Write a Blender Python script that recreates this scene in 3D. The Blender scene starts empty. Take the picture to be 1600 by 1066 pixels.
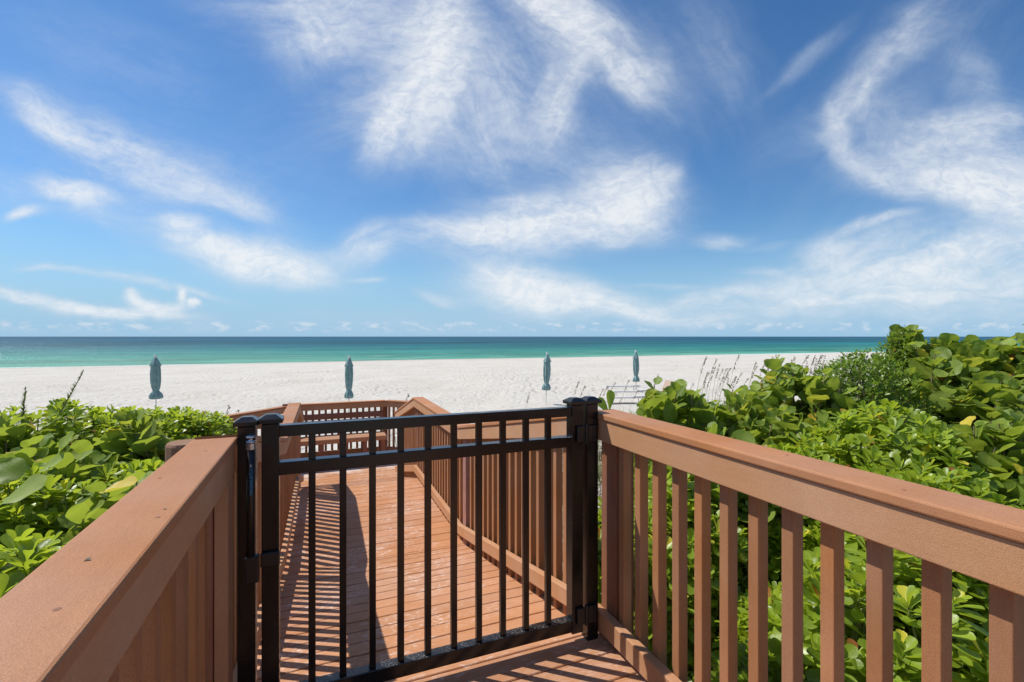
import bpy, math, random
import numpy as np
from mathutils import Vector, Matrix
R = math.radians
random.seed(7)
rng = np.random.default_rng(7)
S = bpy.context.scene
COL = S.collection
CZ = 3.15                      # camera height above the beach
YAW = R(22.0)
CO, SI = math.cos(YAW), math.sin(YAW)

def cam(X, Y):                 # right / forward of the view -> boardwalk frame
    return (X*CO + Y*SI, -X*SI + Y*CO)
def at(px, Y):
    return cam((px-800)/750*Y, Y)

# ------------------------------------------------------------------ materials
def new_mat(name):
    m = bpy.data.materials.new(name); m.use_nodes = True
    nt = m.node_tree; nt.nodes.clear()
    return m, nt
class NT:
    def __init__(s, nt): s.nt = nt
    def n(s, t, **kw):
        d = s.nt.nodes.new(t)
        for k, v in kw.items(): setattr(d, k, v)
        return d
    def l(s, a, b): s.nt.links.new(a, b)
    def math(s, op, a, b=None, c=None, clamp=False):
        d = s.n('ShaderNodeMath', operation=op); d.use_clamp = clamp
        for i, x in enumerate((a, b, c)):
            if x is None: continue
            if isinstance(x, (int, float)): d.inputs[i].default_value = x
            else: s.l(x, d.inputs[i])
        return d.outputs[0]
    def noise(s, vec, scale, detail=4, rough=.5, dist=0, w=None):
        d = s.n('ShaderNodeTexNoise')
        d.inputs['Scale'].default_value = scale; d.inputs['Detail'].default_value = detail
        d.inputs['Roughness'].default_value = rough; d.inputs['Distortion'].default_value = dist
        if vec is not None: s.l(vec, d.inputs['Vector'])
        return d.outputs[0]
    def ramp(s, fac, stops, interp='LINEAR'):
        d = s.n('ShaderNodeValToRGB'); cr = d.color_ramp; cr.interpolation = interp
        while len(cr.elements) > 1: cr.elements.remove(cr.elements[-1])
        for i, (p, c) in enumerate(stops):
            e = cr.elements[0] if i == 0 else cr.elements.new(p)
            e.position = p
            e.color = (c, c, c, 1) if isinstance(c, (int, float)) else (*c, 1)
        s.l(fac, d.inputs[0]); return d.outputs[0]
    def mix(s, fac, a, b, blend='MIX'):
        d = s.n('ShaderNodeMix', data_type='RGBA', blend_type=blend)
        for sock, x in ((d.inputs[0], fac), (d.inputs[6], a), (d.inputs[7], b)):
            if isinstance(x, (int, float)): sock.default_value = x
            elif isinstance(x, tuple): sock.default_value = (*x, 1)
            else: s.l(x, sock)
        return d.outputs[2]
    def maprange(s, v, a, b, c=0, d_=1, smooth=False):
        d = s.n('ShaderNodeMapRange'); d.clamp = True
        if smooth: d.interpolation_type = 'SMOOTHSTEP'
        s.l(v, d.inputs[0])
        for i, x in zip((1, 2, 3, 4), (a, b, c, d_)): d.inputs[i].default_value = x
        return d.outputs[0]
    def scale(s, vec, sc):
        d = s.n('ShaderNodeMapping'); d.inputs['Scale'].default_value = sc
        s.l(vec, d.inputs[0]); return d.outputs[0]
    def bump(s, h, strength=.3, dist=.01, normal=None):
        d = s.n('ShaderNodeBump'); d.inputs['Strength'].default_value = strength
        d.inputs['Distance'].default_value = dist; s.l(h, d.inputs['Height'])
        if normal is not None: s.l(normal, d.inputs['Normal'])
        return d.outputs[0]
    def principled(s, color, rough=.5, spec=.5, normal=None, metal=0, coat=0):
        d = s.n('ShaderNodeBsdfPrincipled')
        for sock, x in ((d.inputs['Base Color'], color), (d.inputs['Roughness'], rough)):
            if isinstance(x, (int, float)): sock.default_value = x
            elif isinstance(x, tuple): sock.default_value = (*x, 1)
            else: s.l(x, sock)
        d.inputs['Specular IOR Level'].default_value = spec
        d.inputs['Metallic'].default_value = metal
        d.inputs['Coat Weight'].default_value = coat
        if normal is not None: s.l(normal, d.inputs['Normal'])
        return d.outputs[0]
    def out(s, sh):
        o = s.n('ShaderNodeOutputMaterial'); s.l(sh, o.inputs['Surface'])

def coords(t, random_off=True):
    tc = t.n('ShaderNodeTexCoord').outputs['Object']
    if not random_off: return tc
    oi = t.n('ShaderNodeObjectInfo').outputs['Random']
    m = t.math('MULTIPLY', oi, 37.0)
    a = t.n('ShaderNodeVectorMath', operation='ADD')
    t.l(tc, a.inputs[0])
    c = t.n('ShaderNodeCombineXYZ')
    for i in range(3): t.l(m, c.inputs[i])
    t.l(c.outputs[0], a.inputs[1]); return a.outputs[0]

def wood_mat(name, base, dark, grain=(1, 1, 1), rough=.62, var=.5, speck=.5, bumpd=.0015):
    m, nt = new_mat(name); t = NT(nt)
    v = coords(t)
    g = t.scale(v, grain)
    big = t.noise(v, 5, 5, .6)
    st = t.noise(g, 9, 6, .65, .3)
    fine = t.noise(v, 520, 2, .6)
    grit = t.noise(v, 1400, 1, .5)
    f = t.math('ADD', t.math('MULTIPLY', big, .5), t.math('MULTIPLY', st, .5))
    f = t.math('ADD', t.math('MULTIPLY', f, .7), t.math('MULTIPLY', t.noise(t.scale(g, (3, 3, 3)), 30, 5, .7), .3))
    f = t.maprange(f, .40, .60)
    c = t.mix(t.math('MULTIPLY', f, var), base, dark)
    # sun-faded stretches
    c = t.mix(t.maprange(t.noise(v, 1.7, 5, .65), .48, .70, 0, .30), c, tuple(min(1, x*1.25+.05) for x in base))
    oi = t.n('ShaderNodeObjectInfo').outputs['Random']
    hv = t.n('ShaderNodeHueSaturation'); t.l(c, hv.inputs['Color'])
    t.l(t.maprange(oi, 0, 1, .88, 1.1), hv.inputs['Value'])
    t.l(t.maprange(t.noise(v, 3, 2), .3, .7, .9, 1.05), hv.inputs['Saturation'])
    sp = t.maprange(fine, .35, .7, 1-speck*.32, 1+speck*.22)
    sp2 = t.maprange(grit, .3, .7, 1-speck*.16, 1+speck*.16)
    c2 = t.n('ShaderNodeVectorMath', operation='SCALE'); t.l(hv.outputs[0], c2.inputs[0]); t.l(t.math('MULTIPLY', sp, sp2), c2.inputs['Scale'])
    # scattered dark specks and scuffs
    scf = t.maprange(t.noise(v, 60, 3, .7), .70, .78, 0, .35)
    c3 = t.mix(scf, c2.outputs[0], tuple(x*.35 for x in base))
    h = t.math('ADD', t.math('MULTIPLY', fine, .8), t.math('MULTIPLY', t.noise(g, 60, 4, .6), .3))
    t.out(t.principled(c3, rough, .3, t.bump(h, .5, bumpd)))
    return m

BASE = (.43, .165, .095)
M = {}
M['cap'] = wood_mat('painted_wood_cap', (.455, .197, .078), (.355, .137, .051), (8, 1, 8), speck=.5, bumpd=.0018)
M['board'] = wood_mat('painted_wood_board', (.52, .278, .140), (.43, .20, .090), (10, 1, 10), speck=.5)
M['rail'] = wood_mat('painted_wood_rail', (.52, .268, .130), (.42, .19, .084), (10, 1, 10), speck=.5)
M['baluster'] = wood_mat('painted_wood_baluster', (.415, .192, .084), (.315, .130, .052), (12, 12, 1), speck=.55)
M['post'] = wood_mat('painted_wood_post', (.30, .125, .063), (.20, .075, .042), (14, 14, 1), speck=.4, var=.8)
M['pinkpost'] = wood_mat('aged_wood_post', (.50, .27, .22), (.32, .15, .12), (14, 14, 1), speck=.4, var=.9)
M['bench'] = wood_mat('bench_wood', (.48, .25, .13), (.38, .17, .085), (1, 10, 10), speck=.4)
M['darkwood'] = wood_mat('backrest_wood', (.27, .115, .07), (.19, .075, .05), (1, 10, 10), speck=.4)

def deck_mat(name, base, dark, stain_amt, pale, pale_end=False):
    m, nt = new_mat(name); t = NT(nt)
    v = coords(t, False)
    at_ = t.n('ShaderNodeAttribute', attribute_name='tint').outputs['Fac']
    g = t.scale(v, (1, 14, 1))
    st = t.noise(g, 7, 6, .65, .4)
    big = t.noise(v, 2.3, 4, .6)
    fine = t.noise(v, 450, 2, .6)
    c = t.mix(t.maprange(t.math('ADD', t.math('MULTIPLY', st, .6), t.math('MULTIPLY', big, .4)), .38, .64, 0, .8), base, dark)
    hv = t.n('ShaderNodeHueSaturation'); t.l(c, hv.inputs['Color'])
    t.l(t.maprange(at_, 0, 1, .92, 1.06), hv.inputs['Value'])
    sc = t.n('ShaderNodeVectorMath', operation='SCALE'); t.l(hv.outputs[0], sc.inputs[0])
    t.l(t.maprange(fine, .35, .7, .86, 1.1), sc.inputs['Scale'])
    # pale salt / sand wear with its own ragged patches
    patch = t.maprange(t.noise(v, 2.1, 3, .6), .45, .60)
    rag = t.maprange(t.noise(t.scale(v, (1, 1.6, 1)), 15, 9, .76, 1.4), .525, .60)
    dust = t.maprange(t.noise(v, 90, 5, .7), .38, .58, .4, 1)
    s1 = t.math('MULTIPLY', t.math('MULTIPLY', patch, rag), dust)
    veil = t.math('MULTIPLY', t.maprange(t.noise(v, 1.4, 5, .65), .42, .62, 0, .75), t.maprange(t.noise(g, 12, 5, .7), .4, .7))
    f = t.math('MULTIPLY', t.math('ADD', t.math('MULTIPLY', s1, .95), t.math('MULTIPLY', veil, .55)), stain_amt, clamp=True)
    if pale_end:      # boards turn pale raggedly towards the beach end
        yy = t.n('ShaderNodeSeparateXYZ'); t.l(v, yy.inputs[0])
        dr = t.math('ADD', yy.outputs[1], t.math('MULTIPLY', t.math('SUBTRACT', t.noise(v, 3, 6, .7), .5), 1.6))
        f = t.math('MAXIMUM', f, t.maprange(dr, 7.9, 8.5, 0, .95))
    c4 = t.mix(f, sc.outputs[0], pale)
    h = t.math('ADD', t.math('MULTIPLY', fine, .4), t.noise(g, 60, 4, .6))
    t.out(t.principled(c4, .66, .3, t.bump(h, .5, .0016)))
    return m
M['deck'] = deck_mat('deck_boards', (.53, .247, .110), (.43, .178, .073), .95, (.74, .60, .52))
M['pale_deck'] = deck_mat('pale_end_deck_boards', (.53, .247, .110), (.43, .178, .073), 1.0, (.76, .68, .60), True)

def black_mat(name, dust):
    m, nt = new_mat(name); t = NT(nt)
    v = coords(t, False)
    s1 = t.noise(v, 160, 5, .75)
    s2 = t.noise(v, 14, 4, .6)
    if dust:
        f = t.math('MULTIPLY', t.maprange(s1, .50, .62), t.maprange(s2, .35, .6))
        nz_ = t.n('ShaderNodeSeparateXYZ'); t.l(t.n('ShaderNodeNewGeometry').outputs['Normal'], nz_.inputs[0])
        f = t.math('MULTIPLY', f, t.maprange(nz_.outputs[2], .5, .9, .04, dust))
    else:
        f = t.math('MULTIPLY', t.maprange(s1, .60, .72), .008)
    c = t.mix(f, (.006, .006, .007), (.42, .38, .35))
    r = t.maprange(s2, .3, .7, .16, .30)
    t.out(t.principled(c, r, .5, t.bump(t.noise(v, 900, 2), .12, .0004)))
    return m
M['black'] = black_mat('black_powder_coat', 0)
M['black_dusty'] = black_mat('black_powder_coat_sandy', .6)
def plain(name, c, rough=.5, spec=.5, metal=0, scale=60, var=.15):
    m, nt = new_mat(name); t = NT(nt)
    v = coords(t)
    k = t.maprange(t.noise(v, scale, 4, .6), .3, .7, 0, 1)
    col = t.mix(k, tuple(x*(1-var) for x in c), tuple(min(1, x*(1+var)) for x in c))
    t.out(t.principled(col, rough, spec, None, metal)); return m
M['plastic'] = plain('black_plastic', (.014, .014, .015), .35)
M['chrome'] = plain('bright_metal', (.55, .56, .58), .22, .5, .8)
M['blueprint'] = plain('blue_lettering', (.06, .30, .55), .5)
M['whiteprint'] = plain('white_lettering', (.6, .62, .62), .5)
M['white'] = plain('white_powder_coat', (.62, .62, .60), .45)
M['tan'] = plain('tan_sling_fabric', (.42, .31, .24), .8, .2)
M['pale_sling'] = plain('pale_sling_fabric', (.55, .52, .47), .8, .2)
M['pole'] = plain('pale_pole', (.66, .62, .55), .5)

def fabric():
    m, nt = new_mat('teal_canvas'); t = NT(nt)
    v = coords(t)
    w = t.noise(v, 7, 4, .6)
    c = t.mix(t.maprange(w, .3, .7), (.15, .265, .26), (.27, .385, .375))
    fine = t.noise(v, 180, 2)
    t.out(t.principled(c, .85, .15, t.bump(t.math('ADD', t.math('MULTIPLY', w, 3), fine), .5, .01)))
    return m
M['teal'] = fabric()

def sand_mat():
    m, nt = new_mat('white_sand'); t = NT(nt)
    v = coords(t, False)
    xyz = t.n('ShaderNodeSeparateXYZ'); t.l(v, xyz.inputs[0])
    a = t.noise(v, .22, 5, .6)
    b = t.noise(v, 3.1, 5, .65)
    f = t.noise(v, 30, 3, .7)
    c = t.mix(t.maprange(a, .35, .65), (.585, .54, .465), (.64, .60, .525))
    c = t.mix(t.maprange(b, .50, .68, 0, .30), c, (.43, .375, .31))
    c = t.mix(t.maprange(f, .58, .72, 0, .30), c, (.37, .32, .26))
    # debris and litter in the dune vegetation close by
    near = t.maprange(xyz.outputs[1], 8, 13, 1, 0)
    lit = t.math('MULTIPLY', t.maprange(t.noise(v, 14, 6, .75), .44, .56), near)
    c = t.mix(lit, c, (.11, .075, .045))
    # damp strip by the water
    wet = t.maprange(xyz.outputs[1], 77.5, 80.5, 0, .55)
    c = t.mix(wet, c, (.42, .35, .29))
    # foot traffic: pocked cells, tyre combing
    vor = t.n('ShaderNodeTexVoronoi', feature='SMOOTH_F1'); vor.inputs['Scale'].default_value = 2.6
    vor.inputs['Randomness'].default_value = 1; t.l(t.scale(v, (1, 1, 0)), vor.inputs['Vector'])
    pock = t.maprange(vor.outputs['Distance'], .05, .42, 0, 1, True)
    trod = t.maprange(t.noise(v, .09, 3, .6), .40, .60)
    h = t.math('ADD', t.math('MULTIPLY', pock, t.math('MULTIPLY', trod, .9)), t.math('MULTIPLY', b, .8))
    h = t.math('ADD', h, t.math('MULTIPLY', t.noise(v, 11, 4, .65), .45))
    t.out(t.principled(c, .95, .1, t.bump(h, .9, .15)))
    return m
M['sand'] = sand_mat()

def sea_mat():
    m, nt = new_mat('sea_water'); t = NT(nt)
    v = coords(t, False)
    xyz = t.n('ShaderNodeSeparateXYZ'); t.l(v, xyz.inputs[0])
    wob = t.noise(t.scale(v, (.35, 1, 1)), .03, 4, .55)
    d = t.math('SUBTRACT', xyz.outputs[1], t.math('MULTIPLY', t.math('SUBTRACT', wob, .5), -36))
    d = t.math('MAXIMUM', d, 60)
    lg = t.math('LOGARITHM', d, 10)        # 80 -> 1.90, 1000 -> 3
    f = t.maprange(lg, 1.85, 3.25)
    c = t.ramp(f, [(0, (.16, .39, .28)), (.06, (.09, .31, .225)), (.14, (.040, .225, .18)), (.26, (.020, .155, .16)), (.42, (.016, .110, .145)), (.65, (.018, .095, .145)), (1, (.024, .09, .14))])
    # streaks of chop
    sv = t.scale(v, (.10, .42, 1))
    ch = t.noise(sv, 1.0, 8, .74, .4)
    sv2 = t.scale(v, (.018, .075, 1))
    ch2 = t.noise(sv2, 1.0, 5, .65, .3)
    ch3 = t.noise(t.scale(v, (.0045, .016, 1)), 1.0, 6, .7, .3)
    ch4 = t.noise(t.scale(v, (.0011, .0036, 1)), 1.0, 6, .7, .3)
    k = t.math('ADD', t.math('MULTIPLY', ch, .25), t.math('MULTIPLY', ch2, .28))
    k = t.math('ADD', k, t.math('ADD', t.math('MULTIPLY', ch3, .27), t.math('MULTIPLY', ch4, .20)))
    sc = t.n('ShaderNodeVectorMath', operation='SCALE'); t.l(c, sc.inputs[0])
    t.l(t.maprange(k, .41, .59, .5, 1.5), sc.inputs['Scale'])
    cap = t.math('MULTIPLY', t.maprange(t.noise(t.scale(v, (.16, .55, 1)), 1.3, 8, .78, .5), .685, .73), t.maprange(t.noise(v, .02, 2), .35, .6))
    cap = t.math('MULTIPLY', cap, .75)
    shore = t.maprange(t.math('ADD', xyz.outputs[1], t.math('MULTIPLY', t.noise(v, .12, 5, .7), 3)), 82.2, 83.6, .8, 0)
    br = t.noise(t.scale(v, (.045, .55, 1)), 1.0, 6, .62, .6)     # low breakers parallel to the beach
    br = t.math('MULTIPLY', t.maprange(br, .615, .66), t.maprange(xyz.outputs[1], 84, 150, .7, 0))
    foam = t.math('MAXIMUM', t.math('MAXIMUM', cap, br), shore)
    c = t.mix(foam, sc.outputs[0], (.75, .82, .80))
    wave = t.math('ADD', ch, t.math('MULTIPLY', t.noise(t.scale(v, (.5, 1.4, 1)), 1.2, 5, .65), .4))
    nb = t.bump(wave, 1.0, .6)
    df = t.n('ShaderNodeBsdfDiffuse'); t.l(c, df.inputs[0]); t.l(nb, df.inputs['Normal'])
    gl = t.n('ShaderNodeBsdfGlossy'); gl.inputs['Roughness'].default_value = .32; t.l(nb, gl.inputs['Normal'])
    mx = t.n('ShaderNodeMixShader'); mx.inputs[0].default_value = .10
    t.l(df.outputs[0], mx.inputs[1]); t.l(gl.outputs[0], mx.inputs[2])
    t.out(mx.outputs[0]); return m
M['sea'] = sea_mat()

def leaf_mat(name, c1, c2, yellow, trans, tmix=.42, veins='simple', rough=.32, spec=.5):
    m, nt = new_mat(name); t = NT(nt)
    tint = t.n('ShaderNodeAttribute', attribute_name='tint').outputs['Fac']
    luv = t.n('ShaderNodeAttribute', attribute_name='luv').outputs['Vector']
    s = t.n('ShaderNodeSeparateXYZ'); t.l(luv, s.inputs[0])
    v = t.n('ShaderNodeTexCoord').outputs['Object']
    blot = t.noise(v, 22, 3, .6)
    f = t.math('ADD', t.math('MULTIPLY', tint, .75), t.math('MULTIPLY', blot, .4), clamp=True)
    c = t.mix(f, c1, c2)
    c = t.mix(t.maprange(tint, .945, .97), c, yellow)
    c = t.mix(t.maprange(tint, .989, .991), c, (.36, .10, .03))
    ax = t.math('ABSOLUTE', s.outputs[0])
    mid = t.maprange(ax, .0, .05, 1, 0)
    if veins == 'full':
        # side veins fanning from the midrib
        q = t.math('SUBTRACT', s.outputs[1], t.math('MULTIPLY', ax, .75))
        w = t.math('ABSOLUTE', t.math('SUBTRACT', t.math('FRACT', t.math('MULTIPLY', q, 5.0)), .5))
        side = t.maprange(w, .0, .07, .7, 0)
        mid = t.math('MAXIMUM', mid, side)
    vein_c = t.mix(.6, c, (.42, .46, .14))
    c = t.mix(t.math('MULTIPLY', mid, .55), c, vein_c)
    pr = t.principled(c, rough, spec, t.bump(t.math('ADD', t.math('MULTIPLY', mid, -.6), t.noise(v, 90, 3)), .25, .002))
    tr = t.n('ShaderNodeBsdfTranslucent')
    tc = t.mix(.5, c, trans, 'MIX'); t.l(tc, tr.inputs[0])
    mx = t.n('ShaderNodeMixShader'); mx.inputs[0].default_value = tmix
    t.l(pr, mx.inputs[1]); t.l(tr.outputs[0], mx.inputs[2]); t.out(mx.outputs[0])
    return m
M['naupaka'] = leaf_mat('naupaka_leaf', (.105, .18, .014), (.37, .48, .038), (.75, .62, .06), (.75, .88, .05), .44, rough=.36)
M['grape'] = leaf_mat('sea_grape_leaf', (.08, .145, .022), (.30, .39, .055), (.72, .55, .06), (.66, .78, .06), .42, 'full', rough=.5, spec=.35)
M['smallleaf'] = leaf_mat('small_shrub_leaf', (.08, .15, .018), (.21, .31, .03), (.33, .42, .05), (.40, .60, .05), .38)
M['stem'] = wood_mat('shrub_stem', (.26, .19, .12), (.15, .10, .06), (3, 3, 1), .8)
M['greenstem'] = wood_mat('green_stem', (.22, .26, .08), (.24, .15, .08), (3, 3, 1), .7)
M['oat_stalk'] = plain('dry_grass_stalk', (.44, .36, .22), .8, .2)
M['oat_seed'] = plain('dry_seed_head', (.30, .245, .18), .9, .1, 0, 200, .4)
M['grass'] = plain('dune_grass_blade', (.20, .25, .07), .7, .2, 0, 20, .45)
M['log'] = wood_mat('round_piling_wood', (.36, .20, .12), (.21, .11, .06), (12, 12, 1), .85, .9)

# ------------------------------------------------------------------ object helpers
def tag(o, label=None, cat=None, group=None, kind=None):
    if label: o['label'] = label
    if cat: o['category'] = cat
    if group: o['group'] = group
    if kind: o['kind'] = kind
    return o
def empty(name, loc, label, cat, group=None):
    o = bpy.data.objects.new(name, None); COL.objects.link(o)
    o.location = loc; o.empty_display_size = .1
    return tag(o, label, cat, group)

class MB:
    """collects vertices and faces in scene coordinates"""
    def __init__(s): s.v = []; s.f = []; s.mi = []; s.sm = []; s.tint = []; s.cm = 0; s.csm = False; s.ct = .5
    def add(s, vs, fs):
        b = len(s.v); s.v += [tuple(p) for p in vs]; s.tint += [s.ct]*len(vs)
        for f in fs: s.f.append(tuple(b+i for i in f)); s.mi.append(s.cm); s.sm.append(s.csm)
    def box(s, a, b, ch=0.0):
        (x0, y0, z0), (x1, y1, z1) = a, b
        bm_pts = rounded(x1-x0, y1-y0, ch) if ch else [(0, 0), (x1-x0, 0), (x1-x0, y1-y0), (0, y1-y0)]
        n = len(bm_pts)
        if ch:
            rings = [(z0, ch), (z0+ch, 0), (z1-ch, 0), (z1, ch)]
        else: rings = [(z0, 0), (z1, 0)]
        vs = []
        cx, cy = (x1-x0)/2, (y1-y0)/2
        for z, ins in rings:
            sx = (cx-ins*.7)/cx; sy = (cy-ins*.7)/cy
            for (px, py) in bm_pts: vs.append((x0+cx+(px-cx)*sx, y0+cy+(py-cy)*sy, z))
        fs = [tuple(range(n-1, -1, -1))]
        for r in range(len(rings)-1):
            for i in range(n):
                j = (i+1) % n
                fs.append((r*n+i, r*n+j, (r+1)*n+j, (r+1)*n+i))
        fs.append(tuple((len(rings)-1)*n+i for i in range(n)))
        s.add(vs, fs)
    def sweep(s, sec, path):
        """sweep a (lateral, height) section along a plan polyline with mitred upright cuts"""
        P = [Vector(p) for p in path]; n = len(P); k = len(sec); vs = []
        dirs = [(Vector((P[i+1].x-P[i].x, P[i+1].y-P[i].y, 0))).normalized() for i in range(n-1)]
        for i in range(n):
            d0 = dirs[max(0, i-1)]; d1 = dirs[min(n-2, i)]
            n0 = Vector((d0.y, -d0.x, 0)); n1 = Vector((d1.y, -d1.x, 0))
            m = (n0+n1).normalized(); m /= max(.3, m.dot(n0))
            for (l, h) in sec: vs.append(P[i]+m*l+Vector((0, 0, h)))
        fs = [tuple(range(k))]
        for i in range(n-1):
            for a in range(k):
                b = (a+1) % k
                fs.append((i*k+b, i*k+a, (i+1)*k+a, (i+1)*k+b))
        fs.append(tuple((n-1)*k+a for a in range(k-1, -1, -1)))
        s.add(vs, fs)
    def tube(s, pts, radii, k=6, caps=True):
        P = [Vector(p) for p in pts]; n = len(P); vs = []
        for i in range(n):
            d = (P[min(n-1, i+1)]-P[max(0, i-1)]).normalized()
            a = d.cross(Vector((.31, .95, .07))).normalized(); b = d.cross(a)
            r = radii[i] if hasattr(radii, '__len__') else radii
            for j in range(k):
                t = 2*math.pi*j/k; vs.append(P[i]+a*(r*math.cos(t))+b*(r*math.sin(t)))
        fs = []
        for i in range(n-1):
            for j in range(k):
                q = (j+1) % k; fs.append((i*k+j, i*k+q, (i+1)*k+q, (i+1)*k+j))
        if caps: fs.append(tuple(range(k-1, -1, -1))); fs.append(tuple((n-1)*k+j for j in range(k)))
        s.add(vs, fs)
    def build(s, name, mats, parent=None, loc=None, smooth=None):
        mats = mats if isinstance(mats, (list, tuple)) else [mats]
        base_ = Vector((0, 0, 0)); q_ = parent
        while q_: base_ = base_ + q_.location; q_ = q_.parent
        off = np.array(loc if loc is not None else base_, float)
        me = bpy.data.meshes.new(name)
        me.from_pydata((np.array(s.v)-off).tolist(), [], s.f)
        for m in mats: me.materials.append(m)
        me.polygons.foreach_set('material_index', s.mi)
        me.polygons.foreach_set('use_smooth', [bool(smooth) if smooth is not None else x for x in s.sm])
        a = me.attributes.new('tint', 'FLOAT', 'POINT'); a.data.foreach_set('value', s.tint)
        me.update()
        o = bpy.data.objects.new(name, me); COL.objects.link(o)
        if parent: o.parent = parent
        else: o.location = tuple(off)
        return o

def rounded(w, h, r, seg=2):
    pts = []
    for cx, cy, a0 in ((w-r, r, -90), (w-r, h-r, 0), (r, h-r, 90), (r, r, 180)):
        for i in range(seg+1):
            a = R(a0+90*i/seg); pts.append((cx+r*math.cos(a), cy+r*math.sin(a)))
    return pts
def sec(l0, l1, h0, h1, r=.004, seg=2):
    return [(l0+x, h0+y) for x, y in rounded(l1-l0, h1-h0, r, seg)]

# ------------------------------------------------------------------ levels (relative to the camera) along the walk
CAPZ = [(-3, -.319), (1.80, -.319), (3.91, -.748), (5.94, -.748), (7.52, -1.16), (12, -1.16)]
def capz(v):
    for (a, za), (b, zb) in zip(CAPZ, CAPZ[1:]):
        if v <= b: return CZ+za+(zb-za)*(v-a)/(b-a)
    return CZ+CAPZ[-1][1]
DECK = -.943
def deckz(v): return capz(v)+DECK-(.057 if v > 1.799 else 0)

# ------------------------------------------------------------------ setting: sand, sea
def smooth(a, b, x):
    t = np.clip((x-a)/(b-a), 0, 1); return t*t*(3-2*t)
def ground(u, v):
    u = np.asarray(u, float); v = np.asarray(v, float)
    z = .55*(1-smooth(8.5, 14, v))
    z = z + .75*np.exp(-(((u-7.5)/4.5)**2+((v-8.0)/4.0)**2))
    z = z + .25*np.exp(-(((u+4)/3)**2+((v-5)/3.5)**2))
    z = z - .85*np.clip((v-25)/56, 0, 6)
    z = z + .05*np.sin(u*.7+1.3*np.sin(v*.4))*np.cos(v*.55+u*.13)*smooth(5, 9, v)*(1-smooth(40, 70, v))
    z = z + .018*np.sin(u*2.1+v*1.3)*np.cos(v*2.7-u*.9)*(1-smooth(30, 50, v))
    sh = .10*np.sin(u*.035+.5)+.05*np.sin(u*.11)         # gentle cusps of the shoreline
    z = z + sh*smooth(55, 80, v)*(.25)
    return z
us = np.unique(np.concatenate([np.linspace(-3000, -120, 20), np.linspace(-120, -20, 60), np.linspace(-20, 25, 180), np.linspace(25, 140, 70), np.linspace(140, 3000, 22)]))
vs_ = np.unique(np.concatenate([np.linspace(-200, -10, 14), np.linspace(-10, 40, 200), np.linspace(40, 110, 70), np.linspace(110, 600, 10)]))
U, V = np.meshgrid(us, vs_)
Z = ground(U, V)
nu, nv = len(us), len(vs_)
co = np.stack([U.ravel(), V.ravel(), Z.ravel()], 1)
i, j = np.meshgrid(np.arange(nu-1), np.arange(nv-1))
q = (j*nu+i).ravel()
faces = np.stack([q, q+1, q+nu+1, q+nu], 1)
me = bpy.data.meshes.new('beach'); me.from_pydata(co.tolist(), [], faces.tolist())
me.polygons.foreach_set('use_smooth', [True]*len(faces)); me.materials.append(M['sand'])
beach = bpy.data.objects.new('beach', me); COL.objects.link(beach); tag(beach, 'broad white sand beach running down to the sea', kind='structure')
mb = MB(); SEAZ = -.85
mb.add([(-40000, 72, SEAZ), (40000, 72, SEAZ), (40000, 60000, SEAZ), (-40000, 60000, SEAZ)], [(0, 1, 2, 3)])
sea = mb.build('sea', M['sea']); tag(sea, 'turquoise sea deepening to dark blue at the horizon', kind='structure')

# ------------------------------------------------------------------ boardwalk (planks across the walk)
UL, UR = -.275, 1.122
def plank_row(mb, v0, v1, u0=UL, u1=UR, w=.137, gap=.006, zfun=deckz, skew=None):
    v = v0
    while v < v1-.02:
        e = min(v+w, v1)
        za, zb = zfun(v), zfun(e-gap)
        mb.ct = random.random()
        a0, a1 = (u0, u1) if skew is None else skew((v+e)/2)
        d = random.uniform(-.0012, .0012); r = .003
        vs = []
        for u in (a0, a1):
            vs += [(u, v, za-.028+d), (u, v, za-r+d), (u, v+r, za+d), (u, e-gap-r, zb+d), (u, e-gap, zb-r+d), (u, e-gap, zb-.028+d)]
        fs = [(5, 4, 3, 2, 1, 0), (6, 7, 8, 9, 10, 11)]
        for k in range(6): fs.append((k, (k+1) % 6, 6+(k+1) % 6, 6+k))
        mb.add(vs, fs); v = e
mb = MB()
plank_row(mb, -2.2, 1.8); plank_row(mb, 1.8, 3.91, -.40, 1.25); plank_row(mb, 3.91, 5.94, -.40, 1.25); plank_row(mb, 5.94, 7.52, -.40, 1.25)
for (a, b) in ((-2.2, 1.79), (1.81, 3.91), (3.91, 5.94), (5.94, 7.52)):     # joists
    for u in (UL+.03, .42, UR-.06):
        mb.ct = .1
        mb.add([(u, a, deckz(a)-.16), (u, a, deckz(a)-.030), (u, b, deckz(b)-.030), (u, b, deckz(b)-.16),
                (u+.035, a, deckz(a)-.16), (u+.035, a, deckz(a)-.030), (u+.035, b, deckz(b)-.030), (u+.035, b, deckz(b)-.16)],
               [(0, 1, 2, 3), (7, 6, 5, 4), (1, 5, 6, 2), (0, 3, 7, 4), (0, 4, 5, 1), (3, 2, 6, 7)])
path = mb.build('boardwalk_path', M['deck']); tag(path, 'reddish brown plank boardwalk ramping down to the beach', kind='structure')
PL = [(1.12, 7.52), (1.62, 7.60), (1.62, 8.46), (1.13, 8.95), (-.45, 8.95), (-1.30, 8.10), (-1.30, 7.52)]
def plat_range(v):
    return (-1.3+max(0, v-8.1), 1.64-max(0, v-8.46))
mb = MB(); plank_row(mb, 7.52, 8.95, skew=plat_range)
plat = mb.build('platform_path', M['pale_deck']); tag(plat, 'pale plank platform at the foot of the ramp', kind='structure')

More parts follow.
